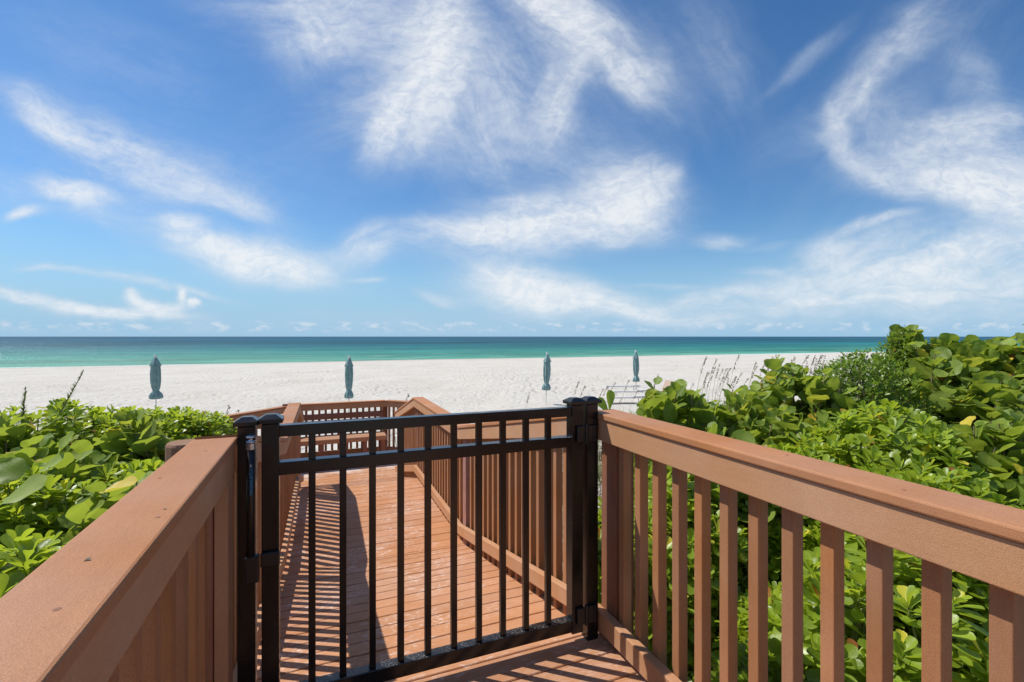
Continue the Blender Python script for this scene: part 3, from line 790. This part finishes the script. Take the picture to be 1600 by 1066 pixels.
def bad(p, side):
    if side > 0 and p[0] < 1.36: return True
    if side < 0 and p[0] > -.47: return True
    return p[2] < ground(p[0], p[1])+.05
def shrub(kind, u, v, top, rx, ry, rz, label, group, count=1.0, size=None, near=True, extra=()):
    name = {'na': 'naupaka_shrub', 'gr': 'sea_grape_shrub', 'sm': 'small_leaved_shrub'}[kind]
    gz0 = float(ground(u, v)); zc_ = CZ+top-rz-{'na': .10, 'gr': .17, 'sm': .10}[kind]
    root = empty(name, (u, v, gz0), label, 'shrub', group)
    side = 1 if u > 0 else -1
    Lv = Leaves(); tips = []
    area = 2*math.pi*((rx*ry)**.8+(rx*rz)**.8+(ry*rz)**.8)/3
    if kind == 'na': dens, sz, sp = 88, size or .102, .085
    elif kind == 'gr': dens, sz, sp = 24, size or .16, .14
    else: dens, sz, sp = 330, size or .045, .045
    n = int(area*dens*count)
    lump = rng.normal(0, 1, (7, 3)); lump = unit(lump); lump[:, 2] = abs(lump[:, 2])
    la = rng.uniform(-.16, .2, 7)
    for shell, (frac, lo, hi) in enumerate(((1.0, .90, 1.06), (.45, .70, .88), (.2, .45, .7))):
        for _ in range(int(n*frac)):
            dr = rng.normal(0, 1, 3); dr /= np.linalg.norm(dr)
            if dr[2] < -.35: dr[2] = -dr[2]
            k = rng.uniform(lo, hi)*(1+float((la*np.clip((lump@dr-.6)/.4, 0, 1)).sum()))
            p = np.array([u+dr[0]*rx*k, v+dr[1]*ry*k, zc_+dr[2]*rz*k])
            if bad(p, side): continue
            a = dr*.55+np.array([0, 0, .75])+rng.normal(0, .28, 3)
            if kind == 'na': rosette(Lv, p, a, sz*rng.uniform(.8, 1.15), int(rng.integers(11, 16)) if shell == 0 else 8)
            elif kind == 'gr': grape_twig(Lv, p, a, sz*rng.uniform(.75, 1.15), int(rng.integers(5, 8)) if shell == 0 else 4)
            else: grape_twig(Lv, p, a, sz*rng.uniform(.8, 1.2), 6)
            tips.append((p, a))
    if kind == 'gr':                      # taller shoots standing out of the crown
        for _ in range(int(9*count+rx*8)):
            a0 = rng.uniform(0, 6.28); rr_ = rng.uniform(.1, .95)
            p = np.array([u+rx*rr_*math.cos(a0), v+ry*rr_*math.sin(a0), zc_+rz*math.sqrt(1-rr_**2)*1.0+rng.uniform(.05, .17)])
            if bad(p, side): continue
            a = np.array([rng.normal(0, .25), rng.normal(0, .25), 1.]); grape_twig(Lv, p, a, sz*rng.uniform(.7, 1.0), 6); tips.insert(0, (p, a))
    for (px, y, Y, L_, ang, tn) in extra:      # notable big leaves, upper face turned to the light
        pu, pv = at(px, Y); p = np.array([pu, pv, CZ-(y-526)/750*Y])
        cx_, sx_ = math.cos(R(ang)), math.sin(R(ang))
        d = np.array([CO*cx_, -SI*cx_, sx_]); p = p-d*L_*.5
        Lv.add(p, d, np.array([-SI*.45-.3+rng.normal(0, .12), -CO*.45+.15+rng.normal(0, .12), .75]), L_, tn)
    temps = (T_NA if near else T_NAF) if kind == 'na' else T_GR if kind == 'gr' else T_SM
    Lv.build('foliage', temps, M[{'na': 'naupaka', 'gr': 'grape', 'sm': 'smallleaf'}[kind]], root)
    b = MB()
    base = Vector((u, v, gz0))
    t0 = tips[:12]; t1 = tips[12:]; random.shuffle(t1); tips = t0+t1
    for p, a in tips[:min(len(tips), 260)]:
        p = Vector(p); a = Vector(a).normalized()
        q1 = p-a*.22; fx = side*.02
        c0 = Vector((u+(p.x-u)*.25, v+(p.y-v)*.25, gz0+.15+.35*(p.z-gz0)))
        if side > 0: q1.x = max(q1.x, 1.33)
        else: q1.x = min(q1.x, -.45)
        r0 = .0055 if kind != 'sm' else .003
        b.tube([p, q1, (q1+c0)/2+Vector((random.uniform(-.05, .05), random.uniform(-.05, .05), 0)), c0], [r0*.6, r0, r0*1.4, r0*2.2], 5, False)
    for k in range(5):
        t = k*1.26
        b.tube([base+Vector((.05*math.cos(t), .05*math.sin(t), -.05)), Vector((u+.12*math.cos(t), v+.12*math.sin(t), gz0+.15+.35*(zc_-gz0))), Vector((u+rx*.35*math.cos(t), v+ry*.35*math.sin(t), zc_))], [.022, .016, .008], 7)
    b.csm = True; b.build('branches', M['stem'] if kind != 'na' else M['greenstem'], root, smooth=True)
    return root

GR_R = 'shrubs on the right of the boardwalk'; GR_L = 'shrubs on the left of the boardwalk'
def S_(kind, px, Y, top, r, label, group, rz=.8, **kw):
    u, v = at(px, Y); return shrub(kind, u, v, top, r, r, rz, label, group, **kw)
# right side, near the rail: low naupaka seen between the balusters
shrub('na', 1.98, .45, -1.12, .62, .60, .85, 'bright green naupaka seen between the nearest balusters at the right edge', GR_R)
shrub('na', 2.05, 1.42, -1.00, .66, .62, .85, 'low naupaka behind the middle balusters of the near right railing', GR_R)
shrub('na', 1.95, 2.45, -.92, .58, .60, .9, 'low naupaka behind the balusters next to the gate hinge post', GR_R)
shrub('na', 2.95, 1.55, -.80, .62, .62, .9, 'naupaka rising just above the right part of the near right cap rail', GR_R)
S_('na', 1240, 3.25, -.80, .62, 'naupaka above the middle of the near right cap rail, in front of the small-leaved bush', GR_R)
S_('na', 1385, 3.45, -.50, .68, 'tall pale yellow-green naupaka mound between the sea grapes on the right', GR_R)
S_('na', 1500, 2.75, -.74, .50, 'naupaka at the far right, beneath the leaning sea grape', GR_R)
S_('gr', 1052, 4.0, -.42, .42, 'sea grape clump nearest the gate on the right, its round leaves against the sand', GR_R, rz=.85)
S_('gr', 1150, 4.3, -.40, .62, 'sea grape with large round leaves in the middle of the near right cap rail', GR_R)
S_('gr', 1232, 4.6, -.27, .50, 'sea grape just left of the dark small-leaved bush', GR_R)
S_('gr', 1100, 3.3, -.62, .42, 'low sea grape behind the left part of the near right cap rail', GR_R)
S_('gr', 1505, 4.7, -.02, .60, 'tall sea grape right of the dark small-leaved bush, leaves crossing the horizon', GR_R, rz=1.0)
S_('gr', 1462, 4.9, .03, .32, 'sea grape between the topmost sprig and the right edge, overlapping the horizon', GR_R, rz=.8)
S_('gr', 1590, 4.4, .00, .72, 'tall sea grape at the right edge of the view', GR_R, rz=1.0)
S_('gr', 1570, 3.1, -.50, .42, 'lower sea grape at the right edge, just above the cap rail', GR_R, rz=.7)
S_('sm', 1345, 4.55, -.10, .54, 'dark dense bush of tiny leaves between the sea grapes on the right', GR_R, rz=.9)
S_('sm', 1400, 5.1, .02, .30, 'tall narrow top of tiny leaves poking over the horizon on the right', GR_R, rz=.9)
S_('gr', 1420, 5.0, .15, .20, 'sea grape sprig topping the small-leaved bush, highest point of the right shrubs', GR_R, rz=.6, count=.7)
# left side
S_('na', 80, 4.4, -.68, .78, 'naupaka mound at the far left against the sand, beneath the grass spikes', GR_L)
S_('na', 185, 4.9, -.69, .72, 'naupaka mound left of the far left umbrella', GR_L)
S_('na', 285, 5.2, -.75, .60, 'naupaka mound right of the far left umbrella, next to the left railing', GR_L)
S_('na', 322, 6.0, -.92, .48, 'small low naupaka tapering off towards the latch post', GR_L)
S_('na', 175, 3.3, -.76, .66, 'naupaka in the middle of the left thicket', GR_L)
S_('na', 20, 2.6, -.78, .62, 'naupaka at the left edge of the view, halfway down', GR_L)
S_('na', 245, 3.0, -.80, .40, 'naupaka beside the round piling', GR_L)
shrub('na', -.98, 1.95, -.72, .46, .52, .8, 'naupaka with long pale leaves leaning on the near left railing', GR_L)
shrub('na', -1.02, 1.15, -.66, .45, .50, .8, 'nearest naupaka, at the bottom left edge beside the cap rail', GR_L)
S_('gr', 70, 3.0, -.62, .46, 'sea grape with big round leaves at the left edge', GR_L, rz=.6, count=.6, size=.18, extra=((100, 690, 2.55, .115, 60, .9), (82, 724, 2.5, .11, 200, .93), (38, 768, 2.15, .16, 20, .85), (10, 735, 2.3, .15, 150, .3), (172, 735, 2.6, .09, 80, .8), (130, 712, 2.6, .09, 40, .7)))
S_('gr', 215, 3.7, -.56, .22, 'lone sea grape sprig standing above the left thicket, near the umbrella', GR_L, rz=.5, count=.9, size=.17, extra=((220, 655, 3.3, .13, 70, .8), (230, 674, 3.25, .13, 50, .93)))
S_('gr', 15, 3.9, -.60, .40, 'dark sea grape at the left edge against the sand', GR_L, rz=.6, size=.17, count=.6)
S_('gr', 190, 2.45, -.70, .26, 'yellowing sea grape sprig touching the near left cap rail', GR_L, rz=.5, count=.7, size=.17, extra=((186, 764, 2.1, .135, 10, .975), (150, 800, 2.1, .10, 40, .6)))

u, v = at(952, 2.75)
sg = empty('leaf_sprig', (u, v, 1.6), 'lone two-leaved sprig peeping over the cap rail by the gate hinge post', 'plant')
Lv = Leaves(); zz = CZ-(642-526)/750*2.75
Lv.add((u, v, zz), (CO*.1, -SI*.1, 1), (-SI, -CO, .1), .115); Lv.add((u, v, zz-.02), (-CO*.55, SI*.55, .8), (-SI-.2, -CO, .4), .11)
Lv.build('foliage', T_NA[:1], M['naupaka'], sg)
b = MB(); b.tube([(u, v, 1.6), (u, v, zz+.005)], [.008, .004], 6); b.build('stem', M['greenstem'], sg)
# sea oats
def sea_oat(seed, H):
    rr = random.Random(seed); b = MB()
    lx = rr.uniform(.15, .3)*H
    pts = [Vector((lx*(t**2), .05*math.sin(t*3+seed), H*t)) for t in (0, .25, .5, .7, .85, 1)]
    pts[-1].z -= .04*H
    b.tube(pts, [.0045, .004, .0035, .003, .0025, .0015], 4, False)
    b.cm = 1
    for k in range(26):
        t = rr.uniform(.74, 1.0); p = pts[0].lerp(pts[0], 0)
        i0 = 3 if t < .85 else 4; tt = (t-.7)/.15 if t < .85 else (t-.85)/.15
        p = pts[i0].lerp(pts[i0+1], min(1, tt))
        d = Vector((rr.uniform(-.2, 1), rr.uniform(-.6, .6), rr.uniform(-.9, .3))).normalized()*rr.uniform(.025, .045)
        w = Vector((-d.z, rr.uniform(-.01, .01), d.x))*.2
        b.add([p, p+d*.5+w, p+d, p+d*.5-w, p+d*.5+Vector((0, .008, 0))], [(0, 1, 4), (1, 2, 4), (2, 3, 4), (3, 0, 4)])
    b.cm = 2
    for k in range(7):
        a = rr.uniform(0, 6.28); L = rr.uniform(.3, .6)*H; o1 = Vector((math.cos(a), math.sin(a), 0))
        w = Vector((-o1.y, o1.x, 0))*.005; m = o1*L*.3+Vector((0, 0, L*.7)); e = o1*L*.8+Vector((0, 0, L*.6))
        b.add([-w, w, m+w, m-w, e], [(0, 1, 2, 3), (3, 2, 4)])
    me = b.build('sea_oats', [M['oat_stalk'], M['oat_seed'], M['grass']], loc=(0, 0, 0)); d = me.data
    bpy.data.objects.remove(me); return d
OATS = [sea_oat(s, 1.0) for s in range(4)]
def oat(px, Y, ytop, label, group, lean=0):
    u, v = at(px, Y); z0 = float(ground(u, v)); H = CZ-(ytop-526)/750*Y-z0
    H = max(.3, H)
    o = bpy.data.objects.new('sea_oats', random.choice(OATS)); COL.objects.link(o)
    o.location = (u, v, z0-.02); w = .5+.5*min(1.6, H); o.scale = (w, w, H/.96)
    o.rotation_euler = (0, 0, -YAW+R(random.uniform(-40, 40)+lean)); tag(o, label, 'grass', group); return o
RL = 'thin dry sea oat stalk with a seed head on the dune behind the right-hand shrubs'
for px, y in ((1068, 592), (1080, 598), (1093, 580), (1101, 590), (1138, 583), (1146, 580), (1170, 570), (1178, 564), (1188, 568), (1196, 556), (1203, 562), (1214, 575), (1226, 556), (1231, 560), (1243, 554), (1252, 562), (1262, 554), (1268, 558), (1275, 562), (1282, 568), (1296, 552), (1310, 556), (1318, 552), (1328, 560), (1120, 588), (1157, 590), (1060, 600)):
    oat(px-8+random.uniform(-3, 3), random.uniform(9.5, 14), y, RL, 'sea oats on the right dune')
for k in range(30): oat(random.uniform(1085, 1325), random.uniform(10, 15), random.uniform(552, 590), RL, 'sea oats on the right dune')
ML = 'thin dry sea oat stalk on the open sand just behind the gate hinge post'
for px, y in ((822, 612), (898, 594), (905, 600), (932, 606), (940, 602), (950, 596), (972, 594), (986, 608), (1022, 584), (964, 620)):
    oat(px-6, random.uniform(12, 16), y, ML, 'sea oats behind the gate')
oat(622, 11.5, 612, 'dark sea oat tuft on the sand beyond the right corner of the platform', 'sea oats beyond the platform')
oat(345, 9.0, 628, 'brown seed head on the sand left of the latch post, left of a pair', 'pair of seed heads by the latch post')
oat(358, 8.6, 637, 'brown seed head on the sand left of the latch post, nearer of a pair', 'pair of seed heads by the latch post')
# two green spikes over the left shrubs
def spike(px, Y, ybase, ytop, lean, label):
    u, v = at(px, Y); zb = CZ-(ybase-526)/750*Y; H = (ybase-ytop)/750*Y; z0 = zb-.35
    b = MB(); rr = random.Random(px)
    ax = Vector((CO, -SI, 0))
    f = lambda t: Vector((u, v, z0))+ax*(lean*(t*(H+.35)))+Vector((0, 0, (H+.35)*t))
    b.tube([f(t) for t in (0, .3, .6, .85, 1)], [.006, .005, .004, .003, .001], 6)
    for k in range(90):
        t = 1-rr.random()**.8*.62; p = f(t); a = rr.uniform(0, 6.28)
        w = .045*(1.2-t)*2
        d = Vector((math.cos(a), math.sin(a), .9)).normalized()*w; s_ = Vector((-math.sin(a), math.cos(a), 0))*.006
        b.add([p-s_, p+s_, p+d], [(0, 1, 2)])
    o = b.build('grass_spike', M['grass'], loc=(u, v, z0)); tag(o, label, 'grass', 'green spikes above the left shrubs')
spike(72, 4.3, 625, 578, .55, 'taller green leaning grass spike above the left shrubs')
spike(30, 4.0, 640, 605, .10, 'shorter upright green grass spike near the left edge')
# ground cover on the dune: uncountable grass
b = MB(); rr = random.Random(3)
for k in range(5200):
    if rr.random() < .62: u = rr.uniform(2.2, 12); v = rr.uniform(4.2, 11.5)
    else: u = rr.uniform(-8, -.9); v = rr.uniform(2, 7.5)
    if u > 0 and u < 1.6+ (v-4)*.25: continue
    if u > 0 and v > 7.5+.5*u and rr.random() < .7: continue
    z0 = float(ground(u, v))-.01
    for q_ in range(3):
        a = rr.uniform(0, 6.28); L = rr.uniform(.18, .42); o1 = Vector((math.cos(a), math.sin(a), 0))
        w = Vector((-o1.y, o1.x, 0))*.006; p = Vector((u+rr.uniform(-.05, .05), v+rr.uniform(-.05, .05), z0))
        m = p+o1*L*.2+Vector((0, 0, L*.6)); e = p+o1*L*.55+Vector((0, 0, L*.85))
        b.add([p-w, p+w, m+w*.8, m-w*.8, e], [(0, 1, 2, 3), (3, 2, 4)])
gc = b.build('dune_grass', M['grass']); tag(gc, 'short dune grass growing under and behind the shrubs', 'grass', kind='stuff')

# ------------------------------------------------------------------ sun, sky, camera
SUN_UV = Vector((-.766, .643)).normalized(); EL = R(53.5)
sd = Vector((SUN_UV.x*math.cos(EL), SUN_UV.y*math.cos(EL), math.sin(EL)))
L = bpy.data.lights.new('sun', 'SUN'); L.energy = 5.0; L.angle = R(.53); L.color = (1, .955, .89)
so = bpy.data.objects.new('sun', L); COL.objects.link(so); so.rotation_euler = sd.to_track_quat('Z', 'Y').to_euler(); so.location = (0, 0, 30)

w = bpy.data.worlds.new('World'); S.world = w; w.use_nodes = True
nt = w.node_tree; nt.nodes.clear(); t = NT(nt)
sky = t.n('ShaderNodeTexSky', sky_type='NISHITA'); sky.sun_disc = False
sky.sun_elevation = EL; sky.sun_rotation = math.atan2(sd.x, sd.y); sky.air_density = 1.0; sky.dust_density = .25; sky.ozone_density = 2.2; sky.altitude = 0
g = t.n('ShaderNodeTexCoord').outputs['Generated']
rot = t.n('ShaderNodeVectorRotate', rotation_type='Z_AXIS'); t.l(g, rot.inputs['Vector']); rot.inputs['Angle'].default_value = YAW
sp = t.n('ShaderNodeSeparateXYZ'); t.l(rot.outputs[0], sp.inputs[0])
fy = t.math('MAXIMUM', t.math('ABSOLUTE', sp.outputs[1]), .04)
ca = t.math('DIVIDE', sp.outputs[0], fy); cb = t.math('DIVIDE', sp.outputs[2], fy)
cv = t.n('ShaderNodeCombineXYZ'); t.l(ca, cv.inputs[0]); t.l(cb, cv.inputs[1])
P0 = cv.outputs[0]
def warp(P, scale, amp, detail=3):
    nz = t.n('ShaderNodeTexNoise'); nz.inputs['Scale'].default_value = scale; nz.inputs['Detail'].default_value = detail; t.l(P, nz.inputs['Vector'])
    s = t.n('ShaderNodeVectorMath', operation='SUBTRACT'); t.l(nz.outputs['Color'], s.inputs[0]); s.inputs[1].default_value = (.5, .5, .5)
    m = t.n('ShaderNodeVectorMath', operation='SCALE'); t.l(s.outputs[0], m.inputs[0]); m.inputs['Scale'].default_value = amp
    a = t.n('ShaderNodeVectorMath', operation='ADD'); t.l(P, a.inputs[0]); t.l(m.outputs[0], a.inputs[1]); return a.outputs[0]
P1 = warp(warp(P0, 2.2, .10), 9, .035, 4)
# clouds: (px x, px y, half length, half width, angle deg ccw, strength, streak scale)
CL = [
 (640, 110, 330, 170, 30, .14, 2), (900, 120, 200, 140, -50, .20, 2), (1420, 180, 300, 150, 40, .14, 2), (1080, 110, 170, 110, -60, .10, 2), (230, 250, 420, 110, -16, .14, 2), (860, 230, 260, 90, -20, .12, 2),
 (560, 25, 300, 95, -8, .62, 2.2), (480, 60, 90, 70, -60, .55, 2), (680, 75, 150, 62, 80, .95, 2.0), (640, 175, 120, 55, 58, .95, 2), (592, 220, 70, 26, 65, .55, 2),
 (735, 165, 150, 130, -60, .50, 1.6), (600, 160, 150, 60, 30, .35, 2), (880, 125, 100, 34, 66, .55, 2), (865, 185, 80, 40, 75, .55, 2), (930, 60, 200, 58, -40, .72, 1.8), (870, 10, 110, 40, -30, .7, 2),
 (1010, 125, 60, 40, -70, .55, 2), (840, 255, 190, 60, -10, .26, 2), (850, 345, 240, 55, 7, 1.0, 2.2), (980, 305, 110, 62, 18, .85, 2.2), (1045, 275, 40, 16, 20, .5, 2), (720, 358, 130, 26, 4, .7, 2.2), (900, 360, 190, 24, 0, .5, 2),
 (800, 435, 120, 34, -12, .95, 2.2), (860, 463, 190, 30, -6, .9, 2.4), (1000, 485, 240, 26, -4, .6, 2.5), (690, 462, 50, 9, -14, .5, 2),
 (400, 402, 190, 42, -11, 1.0, 2.2), (330, 375, 120, 22, -4, .6, 2), (470, 425, 90, 24, -3, .7, 2), (585, 380, 62, 32, 12, .7, 2), (560, 395, 90, 20, 0, .4, 2),
 (288, 342, 46, 17, -2, .85, 2), (120, 205, 190, 38, -22, .55, 2.2), (60, 190, 110, 25, -26, .45, 2), (250, 265, 230, 50, -17, .58, 2.4), (350, 300, 130, 24, -20, .35, 2), (110, 298, 80, 22, -12, .85, 2), (130, 318, 230, 30, -14, .42, 2.2), (42, 333, 44, 11, 2, .85, 2),
 (30, 462, 90, 13, -14, .9, 3), (110, 478, 80, 10, -8, .7, 3), (170, 489, 130, 12, -2, .8, 3.2), (208, 468, 22, 14, -35, 1, 4), (235, 480, 34, 13, -10, .9, 4), (272, 483, 30, 13, 5, .9, 4), (283, 462, 12, 15, 0, 1, 4), (302, 473, 16, 8, -15, .9, 4), (230, 494, 110, 9, 0, .5, 4), (300, 498, 60, 24, 0, .35, 3), (150, 431, 130, 8, -8, .55, 2), (270, 447, 130, 8, -15, .6, 2), (80, 425, 60, 6, -4, .4, 2),
 (170, 85, 220, 60, -18, .16, 1.8),
 (1395, 80, 160, 26, 47, .48, 1.6), (1325, 165, 120, 34, 60, .40, 1.6), (1345, 150, 80, 9, 50, .40, 1.5), (1305, 222, 64, 22, 105, .45, 1.6), (1345, 268, 90, 20, -34, .5, 1.6), (1370, 210, 110, 70, 60, .22, 1.6), (1440, 40, 120, 40, 30, .32, 1.6),
 (1490, 285, 200, 34, -4, .85, 2.2), (1570, 300, 170, 60, -12, .85, 2), (1530, 200, 170, 52, 6, .6, 2.0), (1460, 205, 130, 30, 20, .35, 2), (1590, 240, 120, 30, -6, .6, 2), (1420, 240, 120, 50, 12, .28, 2),
 (1280, 205, 150, 30, 25, .22, 2), (1262, 95, 110, 16, 42, .28, 1.6), (1120, 90, 150, 40, -62, .20, 1.5), (1525, 110, 60, 40, -20, .3, 2), (1520, 60, 130, 24, 55, .15, 2),
 (1480, 400, 330, 62, 9, .75, 2.2), (1540, 440, 330, 55, 2, .62, 2.2), (1290, 455, 260, 40, 6, .55, 2.4), (1400, 470, 260, 12, 2, .55, 3), (1400, 495, 420, 22, 0, .35, 2.4), (1290, 388, 60, 20, 10, .6, 2), (1345, 354, 70, 11, 14, .6, 2), (1390, 345, 60, 9, 18, .45, 2), (1130, 370, 62, 13, 3, .55, 2), (1208, 378, 50, 7, 6, .35, 2),
 (1195, 420, 62, 8, 1, .55, 2), (1040, 447, 80, 6, -1, .45, 2), (1090, 465, 90, 13, 5, .5, 2.2), (1180, 445, 90, 20, 6, .25, 2), (800, 500, 600, 26, 0, .22, 2.5), (580, 437, 34, 5, 0, .5, 2),
 (-300, 200, 300, 90, -20, .7, 2), (1950, 250, 300, 110, 15, .8, 2), (700, -260, 420, 170, 12, .8, 2), (1300, -300, 400, 120, 40, .6, 2), (100, -250, 330, 90, -25, .5, 2),
]
CLS = (-60, -40, -17, 0, 17, 45, 65, 100)
P2 = warp(P1, 4, .045, 3)
NZ = {}
P3 = warp(P0, 28, .022, 4)
for a in CLS:
    mp = t.n('ShaderNodeMapping', vector_type='TEXTURE'); mp.inputs['Rotation'].default_value = (0, 0, R(a)); mp.inputs['Scale'].default_value = (1.0, .24, 1)
    t.l(P2, mp.inputs[0])
    NZ[a] = t.maprange(t.noise(mp.outputs[0], 4.0, 9, .63, .12), .30, .70, 0, 1)
acc = None
for k, (px, py, rx, ry, ang, stg, ns) in enumerate(CL):
    mp = t.n('ShaderNodeMapping', vector_type='TEXTURE')
    mp.inputs['Location'].default_value = ((px-800)/750, (526-py)/750, 0)
    mp.inputs['Rotation'].default_value = (0, 0, R(ang)); mp.inputs['Scale'].default_value = (rx*1.42/750, ry*1.8/750, 1)
    PW = P3 if 440 < py < 530 and px < 400 else P1
    if acc is None: t.l(PW, mp.inputs[0])
    else:                               # chained so that Cycles evaluates the clouds one after another
        ch_ = t.n('ShaderNodeVectorMath', operation='MULTIPLY_ADD'); t.l(acc, ch_.inputs[0]); ch_.inputs[1].default_value = (1e-7, 1e-7, 0); t.l(PW, ch_.inputs[2])
        t.l(ch_.outputs[0], mp.inputs[0])
    ln = t.n('ShaderNodeVectorMath', operation='LENGTH'); t.l(mp.outputs[0], ln.inputs[0])
    fall = t.maprange(ln.outputs['Value'], .0, 1.0, 1, 0, True)
    cls = min(CLS, key=lambda a: min(abs(a-ang), abs(a-ang-180), abs(a-ang+180)))
    e_ = t.math('MULTIPLY', fall, t.math('MULTIPLY_ADD', NZ[cls], .58 if stg > .8 else .80, .62 if stg > .8 else .42))
    d = t.maprange(e_, 0, 1.12, 0, min(1, stg*1.12), True)
    if acc is None: acc = d
    else: # screen
        acc = t.math('SUBTRACT', t.math('ADD', acc, d), t.math('MULTIPLY', acc, d))
# fine filaments over everything
fil = t.noise(t.scale(P2, (14, 22, 1)), 2.2, 6, .66, .6)
acc = t.math('MULTIPLY', acc, t.maprange(fil, .34, .60, .82, 1.05), clamp=True)
# little cumulus line sitting on the horizon
hb = t.maprange(t.math('ABSOLUTE', t.math('SUBTRACT', cb, .021)), .004, .018, 1, 0, True)
hn = t.maprange(t.noise(t.scale(P0, (16, 40, 1)), 1.5, 6, .6), .46, .62, 0, .6)
acc = t.math('MAXIMUM', acc, t.math('MULTIPLY', hb, hn))
acc = t.math('MULTIPLY', acc, t.maprange(sp.outputs[2], .0, .006))
# colour
sat = t.n('ShaderNodeHueSaturation'); t.l(sky.outputs[0], sat.inputs['Color']); sat.inputs['Saturation'].default_value = 1.18; sat.inputs['Value'].default_value = 1.0
STR = .12
skc = t.mix(1.0, sat.outputs[0], (.68, .87, 1.01), 'MULTIPLY')
hz = t.maprange(sp.outputs[2], .0, .24, .92, 0, True)
skc = t.mix(hz, skc, tuple(x/STR for x in (.33, .56, .79)))
cl_lo = tuple(x/STR for x in (.60, .69, .80)); cl_hi = tuple(x/STR for x in (.86, .89, .92))
clc = t.mix(t.maprange(acc, .2, .95), cl_lo, cl_hi)
fin = t.mix(t.math('MULTIPLY', acc, .93), skc, clc)
bg = t.n('ShaderNodeBackground'); t.l(fin, bg.inputs[0]); bg.inputs[1].default_value = STR
wo = t.n('ShaderNodeOutputWorld'); t.l(bg.outputs[0], wo.inputs[0])
try: w.cycles.sampling_method = 'MANUAL'; w.cycles.sample_map_resolution = 512
except Exception: pass

cd = bpy.data.cameras.new('camera'); cd.sensor_width = 36; cd.lens = 36*750/1600; cd.shift_y = -7/1600; cd.clip_start = .02; cd.clip_end = 100000
cam_o = bpy.data.objects.new('camera', cd); COL.objects.link(cam_o); cam_o.location = (0, 0, CZ); cam_o.rotation_euler = (R(90), 0, -YAW)
S.camera = cam_o
S.render.engine = 'CYCLES'
S.view_settings.view_transform = 'Standard'; S.view_settings.look = 'None'; S.view_settings.exposure = 0; S.view_settings.gamma = 1
S.render.resolution_x = 1024; S.render.resolution_y = 682
S.cycles.max_bounces = 8
